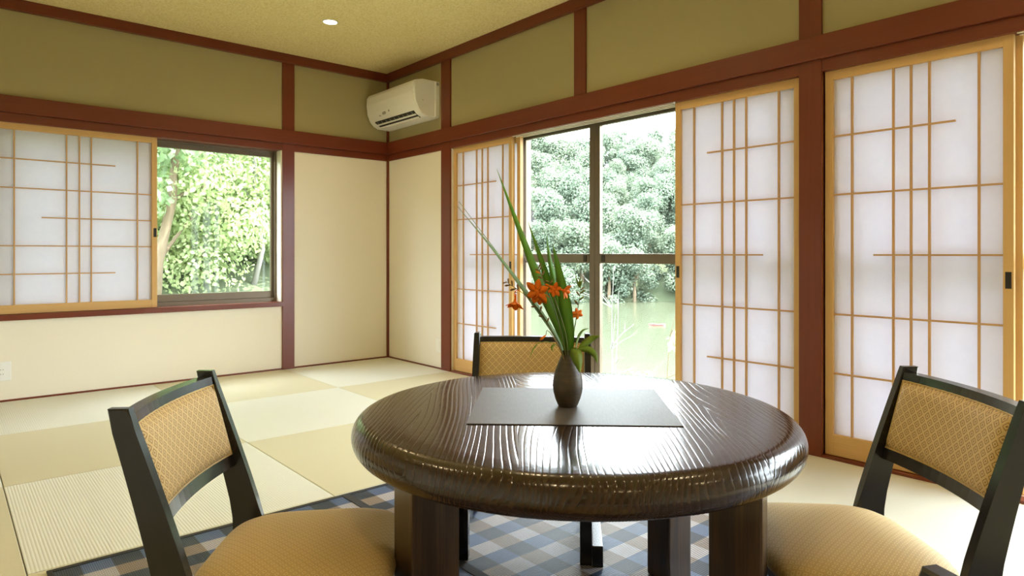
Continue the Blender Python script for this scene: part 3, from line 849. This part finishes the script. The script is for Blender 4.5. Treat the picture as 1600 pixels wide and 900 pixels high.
s1 = flower_stem([fp_(884, 575, -.006), fp_(868, 535, -.03), fp_(848, 497, -.05), (fp_(826, 470, -.06)), fp_(812, 458, -.065), fp_(800, 450, -.068), fp_(789, 442, -.07)],
                 'flowering stem with a hanging open orange blossom at its end', [(.30, .010, 'bud_brown', 1), (.34, .010, 'bud_brown', -1), (.40, .011, 'bud_brown', 1), (.44, .010, 'bud_brown', -1), (.72, .011, 'bud_brown', 1), (.78, .012, 'bud_brown', -1), (.84, .012, 'bud_brown', 1), (.89, .011, 'bud_brown', -1), (.94, .010, 'bud_brown', 1), (.98, .008, 'bud_brown', -1)])
blossom(s1, fp_(804, 474, -.068), (R_AX * -.10 + Vector((0, 0, -1)) - F_AX * .35), .023, 6, .55)
bm = bmesh.new(); add_tube(bm, spline([fp_(812, 458, -.065), fp_(806, 456, -.067), fp_(803, 462, -.068), fp_(804, 470, -.068)], 8), .0012, 6); obj('flower_stalk', bm, 'petal_orange', s1, True)
s2 = flower_stem([fp_(886, 575, -.004), fp_(876, 525, -.03), fp_(862, 480, -.045), fp_(852, 455, -.05), fp_(846, 438, -.05), fp_(838, 419, -.05)],
                 'flowering stem carrying the largest ruffled orange blossom', [(.80, .010, 'bud_brown', -1), (.84, .010, 'bud_brown', 1), (.88, .010, 'petal_orange', -1), (.92, .010, 'bud_brown', 1), (.95, .009, 'bud_brown', -1), (.98, .010, 'bud_brown', 1)])
blossom(s2, fp_(838, 459, -.055), (-F_AX + R_AX * -.5 + Vector((0, 0, -.1))), .027, 6, .75)
blossom(s2, fp_(842, 468, -.052), (-F_AX * .6 + R_AX * -.1 + Vector((0, 0, -.8))), .018, 6, .6)
bm = bmesh.new(); add_tube(bm, spline([fp_(857, 468, -.048), fp_(850, 463, -.05), fp_(843, 461, -.053)], 6), .0012, 6); obj('flower_stalk', bm, 'petal_orange', s2, True)
s3 = flower_stem([fp_(888, 575, -.006), fp_(882, 525, -.03), fp_(868, 480, -.045), fp_(861, 460, -.05), fp_(855, 442, -.05)],
                 'flowering stem with paired orange blossoms over the broad sword leaf', [(.82, .010, 'petal_orange', 1), (.88, .011, 'petal_orange', -1), (.93, .010, 'bud_brown', 1), (.98, .009, 'bud_brown', -1)])
blossom(s3, fp_(878, 457, -.058), (R_AX * .9 + -F_AX * .5 + Vector((0, 0, -.3))), .019, 6, .55)
blossom(s3, fp_(864, 456, -.055), (-F_AX + R_AX * -.2 + Vector((0, 0, .2))), .016, 6, .75)
bm = bmesh.new(); add_tube(bm, spline([fp_(862, 461, -.05), fp_(868, 455, -.053), fp_(876, 456, -.056)], 6), .0012, 6); obj('flower_stalk', bm, 'petal_orange', s3, True)
s4 = flower_stem([fp_(893, 575, .006), fp_(896, 535, .012), fp_(902, 500, .016), fp_(906, 475, .018), fp_(909, 455, .018)],
                 'thin flowering stem apart from the rest with one small star blossom', [(.70, .012, 'bud_brown', -1), (.76, .012, 'stem_olive', 1), (.84, .011, 'bud_brown', -1), (.90, .013, 'stem_olive', 1), (.97, .009, 'bud_brown', 1)])
blossom(s4, fp_(903, 496, .012), (-F_AX * .9 + R_AX * .3 + Vector((0, 0, -.15))), .014, 6, .92)
for q in ((906, 442, 4), (901, 440, -5), (909, 447, 9)):
    bm = bmesh.new(); blade_bm(bm, spline([fp_(908, 456, .018), fp_((908 + q[0]) / 2, 449, .018), fp_(q[0] + q[2] * .3, q[1] - 6, .016)], 8), [.0004, .0012, .002, .0026, .0028, .0024, .0018, .001, .0003], R_AX); obj('leaf_tip', bm, 'broad_green', s4, True)
s5 = flower_stem([fp_(884, 575, -.008), fp_(872, 545, -.035), fp_(862, 528, -.045), fp_(856, 520, -.05), fp_(852, 519, -.05), fp_(851, 527, -.05)],
                 'short curled stem with one drooping red bud', [(.96, .014, 'petal_orange', -1)], 'bud_brown')

def broad_leaf(parent, ctrl, wmax, side, teeth=11):
    pts = spline(ctrl, 22); ws = []
    for i in range(23):
        t = i / 22; w = wmax * (math.sin(PI * min(1, t * .93 + .07)) ** .75) * (1 - .35 * t)
        ws.append(max(.0004, w * (1 + .07 * (1 if i % 2 else -1))))
    bm = bmesh.new(); blade_bm(bm, pts, ws, side, .0006, .18)
    return obj('leaf', bm, 'broad_green', parent, True)
sp_ = empty('leafy_sprig', VB); tag(sp_, 'sprig of broad toothed green leaves hanging over the vase neck', 'sprig')
bm = bmesh.new(); add_tube(bm, spline([fp_(889, 575, -.008), fp_(891, 552, -.016), fp_(896, 547, -.022), fp_(903, 549, -.026)], 10), .0013, 6); obj('stem', bm, 'broad_green', sp_, True)
broad_leaf(sp_, [fp_(892, 549, -.026), fp_(897, 554, -.036), fp_(900, 566, -.044), fp_(903, 583, -.046)], .0175, R_AX + Vector((0, 0, .15)))
broad_leaf(sp_, [fp_(903, 549, -.024), fp_(912, 541, -.020), fp_(924, 533, -.016), fp_(936, 529, -.018)], .0125, Vector((0, 0, 1)) - R_AX * .2 - F_AX * .35)
broad_leaf(sp_, [fp_(904, 549, -.026), fp_(916, 549, -.030), fp_(926, 556, -.036), fp_(931, 569, -.040)], .0105, Vector((0, 0, 1)) + R_AX * .5)
broad_leaf(sp_, [fp_(898, 548, -.018), fp_(903, 534, .000), fp_(911, 523, .012), fp_(921, 520, .02)], .0045, R_AX - Vector((0, 0, .3)) + F_AX * .6)
s6 = empty('leafy_sprig', VB); tag(s6, 'thin twig with small leaves on the vase side under the leaning sword leaf', 'sprig')
bm = bmesh.new(); add_tube(bm, spline([fp_(884, 575, -.006), fp_(877, 552, -.016), fp_(868, 542, -.028), fp_(852, 536, -.04), fp_(838, 538, -.05)], 14), .0008, 6); obj('stem', bm, 'broad_green', s6, True)
broad_leaf(s6, [fp_(865, 541, -.03), fp_(861, 545, -.034), fp_(862, 551, -.036)], .0042, R_AX)
broad_leaf(s6, [fp_(838, 538, -.05), fp_(832, 546, -.054), fp_(826, 559, -.056)], .0034, R_AX + F_AX)

# ------------------------------------------------------------------ outdoors
WATER = -4.5
def dr(x, y):
    v_ = Vector((x - CAM.x, y - CAM.y, 0)); return v_.dot(F_AX), v_.dot(R_AX)
def ground_z(x, y):
    d, r = dr(x, y)
    n = noise.noise(Vector((x * .05, y * .05, 3.1))) * 2.0 + noise.noise(Vector((x * .17, y * .17, 1.7))) * .6
    shore = 74 + 5 * noise.noise(Vector((r * .05, 0, 5)))
    hill = WATER - 1.0 + max(0, min(d - shore, 46)) * .46 + max(0, min(d - shore, 3)) * .5
    near = -1.0 - max(0, x - .6) * .55                 # bank below the window wall
    left = -.55 + max(0, y - 1.0) * .42 - max(0, x - 1.5) * 1.1      # slope behind the back wall
    left = min(left, 16)
    return max(hill + (n if d > shore else 0), near if x > -40 else -9, left, WATER - 1.5)
verts, faces = [], []
NXg, NYg = 96, 110
for i in range(NXg + 1):
    for j in range(NYg + 1):
        x = lerp(-50, 170, (i / NXg)); y = lerp(-90, 170, j / NYg)
        inside = -6 < x < .3 and -8.5 < y < .3
        verts.append((x, y, -1.0 if inside else ground_z(x, y)))
for i in range(NXg):
    for j in range(NYg):
        a = i * (NYg + 1) + j; faces.append((a, a + NYg + 1, a + NYg + 2, a + 1))
g_ = raw('terrain', verts, faces, 'ground', None, True); tag(g_, 'green banks and wooded hillside around the pond', 'ground', kind='structure')
w_ = raw('pond', [(-30, -90, WATER), (170, -90, WATER), (170, 170, WATER), (-30, 170, WATER)], [(0, 1, 2, 3)], 'pond_water'); tag(w_, 'pale green still pond below the wooded hill', 'pond', kind='structure')

def leaf_cloud(name, blobs, n, lsize, mat, seed, flat=.5, parent=None, droop=0.0):
    rg = random.Random(seed); V, Fc = [], []
    wsum = [b[3] ** 2 for b in blobs]; tot = sum(wsum)
    for k in range(n):
        q = rg.random() * tot; i = 0
        while q > wsum[i] and i < len(blobs) - 1: q -= wsum[i]; i += 1
        cx, cy, cz, r = blobs[i]
        dv = Vector((rg.gauss(0, 1), rg.gauss(0, 1), rg.gauss(0, 1))).normalized()
        rr = r * (rg.random() ** .35)
        c = Vector((cx, cy, cz)) + Vector((dv.x * rr, dv.y * rr, dv.z * rr * flat * 1.5))
        nrm = (dv + Vector((rg.uniform(-.8, .8), rg.uniform(-.8, .8), rg.uniform(-.1, 1.2)))).normalized()
        a = nrm.orthogonal().normalized(); an = rg.uniform(0, 2 * PI); a = (a * math.cos(an) + nrm.cross(a) * math.sin(an))
        a = (a + Vector((0, 0, -droop))).normalized(); b_ = nrm.cross(a).normalized()
        L = lsize * rg.uniform(.6, 1.3); W = L * .36; k0 = len(V)
        V += [c - a * L * .5, c + b_ * W + nrm * L * .06, c + a * L * .5, c - b_ * W + nrm * L * .06]
        Fc += [(k0, k0 + 1, k0 + 2), (k0, k0 + 2, k0 + 3)]
    me = bpy.data.meshes.new(name); me.from_pydata([tuple(p) for p in V], [], Fc); me.update(); me.materials.append(M[mat])
    return me
# far trees: five crowns, copied over the hillside
crowns, trunks = [], []
for s in range(5):
    rg = random.Random(40 + s); bl = [(0, 0, 4.6, 2.1)]
    for k in range(9):
        a = rg.uniform(0, 2 * PI); q = rg.uniform(.6, 2.0)
        bl.append((q * math.cos(a), q * math.sin(a), rg.uniform(2.4, 6.4), rg.uniform(.9, 1.6)))
    for k in range(4):
        a = rg.uniform(0, 2 * PI); bl.append((1.5 * math.cos(a), 1.5 * math.sin(a), rg.uniform(.2, 1.9), rg.uniform(1.0, 1.5)))
    crowns.append(leaf_cloud('crown', bl, 6400, .26, 'hazed_hill_leaf', 50 + s, .55))
    bm = bmesh.new(); add_tube(bm, [(0, 0, -1.2), (.05, 0, 1.5), (0, .1, 4.2)], [.26, .2, .08], 7)
    me = bpy.data.meshes.new('trunk'); bm.to_mesh(me); bm.free(); me.materials.append(M['bark']); trunks.append(me)
rg = random.Random(11); placed = []
def far_tree(x, y, sc, k, label, group):
    t_ = empty('hillside_tree', (x, y, ground_z(x, y)), rg.uniform(0, 2 * PI)); t_.scale = (sc, sc, sc * rg.uniform(.9, 1.2))
    tag(t_, label, 'tree', group)
    link('crown', crowns[k], t_)['kind'] = 'stuff'
    link('trunk', trunks[k], t_)
for row in range(11):
    d = 75 + row * 4.3
    for r in range(-14, 96, 4):
        rr = r + rg.uniform(-1.5, 1.5) + (2.0 if row % 2 else 0)
        if not (-.10 * d < rr < .55 * d or (.55 * d < rr < .88 * d and row < 6)): continue
        dd = d + rg.uniform(-2, 2)
        p = CAM + F_AX * dd + R_AX * rr
        far_tree(p.x, p.y, rg.uniform(.75, 1.2), rg.randrange(5), 'rounded green tree on the wooded hillside across the pond', 'trees on the far hillside')

# pale rock face showing between the hillside trees
p = CAM + F_AX * 86.0 + R_AX * 4.6
V, Fc = [], []
for i in range(9):
    for j in range(7):
        V.append((lerp(-2.2, 2.2, i / 8) + .5 * noise.noise(Vector((i, j * .9, 8))), noise.noise(Vector((i * .9, j * .9, 2))) * 1.1 + j * .15, lerp(-3, 2.2, j / 6) + .7 * noise.noise(Vector((i * .8, j, 4)))))
for i in range(8):
    for j in range(6):
        a = i * 7 + j; Fc.append((a, a + 7, a + 8, a + 1))
V2 = [(x, y + 2.2, z) for x, y, z in V]; n1 = len(V); Fc2 = [tuple(k + n1 for k in f[::-1]) for f in Fc]
rim = [i * 7 for i in range(9)] + [8 * 7 + j for j in range(1, 7)] + [i * 7 + 6 for i in range(7, -1, -1)] + [j for j in range(5, 0, -1)]
Fr = [(rim[k], rim[(k + 1) % len(rim)], rim[(k + 1) % len(rim)] + n1, rim[k] + n1) for k in range(len(rim))]
rk = raw('rock_face', V + V2, Fc + Fc2 + Fr, 'rock', None, True, (p.x, p.y, 4.6), math.atan2(R_AX.y, R_AX.x)); tag(rk, 'pale bare rock face between the hillside trees', 'rock')

# moored boat on the pond
p = CAM + F_AX * 50 + R_AX * 11.0
bt = empty('rowing_boat', (p.x, p.y, WATER), math.atan2(R_AX.y, R_AX.x)); bt.scale = (.32, .36, .36); tag(bt, 'small red and white boat on the pond', 'boat')
bm = bmesh.new(); rings = []
for i in range(9):
    t = -1 + i / 4; w = .55 * (1 - abs(t) ** 2.5) + .03; zt = .32 + .14 * t * t
    rings.append([bm.verts.new((t * 2.0, s_ * w * f, z)) for s_, f, z in ((-1, 1, zt), (-1, .6, -.05), (1, .6, -.05), (1, 1, zt), (1, .85, zt), (1, .5, .05), (-1, .5, .05), (-1, .85, zt))])
for a, b_ in zip(rings, rings[1:]):
    for k in range(8): bm.faces.new((a[k], a[(k + 1) % 8], b_[(k + 1) % 8], b_[k]))
bm.faces.new(rings[0][::-1]); bm.faces.new(rings[-1]); obj('hull', bm, 'boat_red', bt)
for x in (-.7, .5): boxes('bench', [((x - .12, -.44, .24), (x + .12, .44, .28))], 'boat_white', bt)

# bare pale shrub on the near bank
def branchy(base, H, n, seed, rad, spread):
    rg = random.Random(seed); out = []
    trunk = [Vector((0, 0, 0))]
    for i in range(6): trunk.append(trunk[-1] + Vector((rg.uniform(-.12, .12) * spread, rg.uniform(-.12, .12) * spread, H / 6)))
    out.append((trunk, [rad * (1 - i / 7.5) for i in range(7)]))
    for k in range(n):
        i = rg.randrange(1, 6); p0 = trunk[i]; a = rg.uniform(0, 2 * PI); L = H * rg.uniform(.2, .42) * spread
        d = Vector((math.cos(a), math.sin(a), rg.uniform(.3, 1.2))).normalized()
        pts = [p0, p0 + d * L * .5 + Vector((0, 0, .03 * L)), p0 + d * L + Vector((0, 0, -.05 * L))]
        out.append((pts, [rad * .4, rad * .25, rad * .1]))
        for m_ in range(2):
            d2 = (d + Vector((rg.uniform(-.7, .7), rg.uniform(-.7, .7), rg.uniform(-.4, .4)))).normalized(); q = pts[1].lerp(pts[2], rg.random() * .8)
            out.append(([q, q + d2 * L * .45], [rad * .16, rad * .06]))
    return out
p = CAM + F_AX * 17.0 + R_AX * 2.65
sb = empty('bare_shrub', (p.x, p.y, ground_z(p.x, p.y) - .1)); tag(sb, 'bare pale twiggy shrub on the bank before the pond', 'shrub')
H_ = .93 - .1 - ground_z(p.x, p.y)
bm = bmesh.new()
for k, s in enumerate((3, 4, 5)):
    for pts, rr in branchy(None, H_ * (.98 - .1 * k), 11, s, .022, .55): add_tube(bm, [q + Vector((.25 * (k - 1), .2 * (k - 1), 0)) for q in pts], rr, 5)
obj('twigs', bm, 'pale_bark', sb)['kind'] = 'stuff'

def leafy_plant(name, loc, blobs, n, ls, mat, seed, label, cat, stems=6, group=None, H=None, bark='bark', rad=.02, droop=.3):
    r = empty(name, loc); tag(r, label, cat, group)
    me = leaf_cloud('foliage', blobs, n, ls, mat, seed, .6, droop=droop); f = link('foliage', me, r); f['kind'] = 'stuff'
    bm = bmesh.new(); rg = random.Random(seed)
    H = H or max(b[2] for b in blobs)
    for pts, rr in branchy(None, H, stems, seed, rad, .9): add_tube(bm, pts, rr, 6)
    obj('branches', bm, bark, r)
    return r
# leafy shrub branch reaching past the screen edge at the pond view
p = CAM + F_AX * 7.2 + R_AX * 1.86
gz = ground_z(p.x, p.y)
leafy_plant('bank_shrub', (p.x, p.y, gz), [(0, 0, -gz - .06, .20), (.12, -.10, -gz - .25, .16), (.22, -.18, -gz + .45, .16), (.25, -.2, -gz + .05, .25), (.1, -.1, -gz - .7, .3)], 330, .085, 'near_leaf', 5, 'leafy green shrub at the edge of the pond-side screen', 'shrub', 5, rad=.012)
p = CAM + F_AX * 7.6 + R_AX * 1.52; gz = ground_z(p.x, p.y)
leafy_plant('bank_shrub', (p.x, p.y, gz), [(0, 0, -.52 - gz, .16), (.1, -.1, -.62 - gz, .14)], 120, .07, 'near_leaf', 6, 'low sprig topping the bank just above the table edge', 'shrub', 3, rad=.008)

# trees outside the back window
def tree(loc, H, blobs, n, ls, mat, seed, label, lean=(0, 0), bark='bark', rad=.06, nb=12):
    r = empty('garden_tree', loc); tag(r, label, 'tree')
    me = leaf_cloud('foliage', blobs, n, ls, mat, seed, .6, droop=.7); f = link('foliage', me, r); f['kind'] = 'stuff'
    rg = random.Random(seed); br = branchy(None, H, nb, seed, rad, .8)
    for i, (pts, rr) in enumerate(br):
        bm = bmesh.new() if i < 1 else (bm if i > 1 else bmesh.new())
        add_tube(bm, [q + Vector((lean[0] * q.z, lean[1] * q.z, 0)) for q in pts], rr, 7)
        if i == 0: obj('trunk', bm, bark, r, True)
    obj('branches', bm, bark, r, True)
    return r
def blobs_for(seed, cx, cy, z0, z1, spread, n, r0, r1):
    rg = random.Random(seed); return [(cx + rg.uniform(-spread, spread), cy + rg.uniform(-spread * .7, spread * .7), rg.uniform(z0, z1), rg.uniform(r0, r1)) for _ in range(n)]
gz = lambda x, y: ground_z(x, y) - .15
tree((-1.25, 3.0, gz(-1.25, 3.0)), 4.2, blobs_for(1, .3, 0, 1.4, 4.2, .9, 10, .35, .6), 3200, .10, 'near_leaf_dark', 21, 'leaning brown-trunked tree with drooping dark green leaves', (.17, 0), 'bark', .07)
tree((.05, 3.6, gz(.05, 3.6)), 3.6, blobs_for(2, .2, 0, -.3, 3.4, 1.0, 16, .35, .6), 9500, .066, 'near_leaf', 22, 'bright yellow-green leafy tree filling the window right side', (.05, 0), 'pale_bark', .04)
tree((-1.6, 4.4, gz(-1.6, 4.4)), 3.6, blobs_for(3, .1, 0, -.4, 2.4, 1.1, 15, .4, .7), 9500, .066, 'near_leaf', 23, 'bright bushy tree low behind the leaning trunk', (.0, 0), 'pale_bark', .04)
tree((-.4, 4.2, gz(-.4, 4.2)), 4.6, blobs_for(4, .1, 0, .8, 4.4, .9, 10, .3, .6), 5000, .075, 'near_leaf_dark', 24, 'slender pale-stemmed tree in the middle of the window view', (.03, 0), 'pale_bark', .035, 18)
for k in range(9):
    x = -3.0 + k * .8; y = 5.4 + (k % 3) * .9
    tree((x, y, gz(x, y)), 5.0, blobs_for(30 + k, 0, 0, -1.2, 5.2, 1.0, 20, .5, .8), 9000, .105, 'near_leaf' if k % 2 else 'near_leaf_dark', 60 + k, 'leafy tree in the thicket behind the garden trees', (0, 0), 'pale_bark', .05, 8)['group'] = 'trees of the thicket'

for k, (x, y, lab) in enumerate(((-1.25, 4.0, 'low bright bush at the foot of the leaning trunk'), (-.45, 3.7, 'low bright bush under the slender pale-stemmed tree'), (.35, 4.4, 'low bright bush under the yellow-green tree'), (1.3, 5.2, 'low bright bush at the open edge of the thicket'))):
    leafy_plant('garden_bush', (x, y, gz(x, y)), blobs_for(90 + k, 0, 0, .1, 1.5, .7, 12, .35, .55), 5200, .062, 'near_leaf', 80 + k, lab, 'bush', 8, H=1.4, bark='pale_bark', rad=.015, droop=.5)
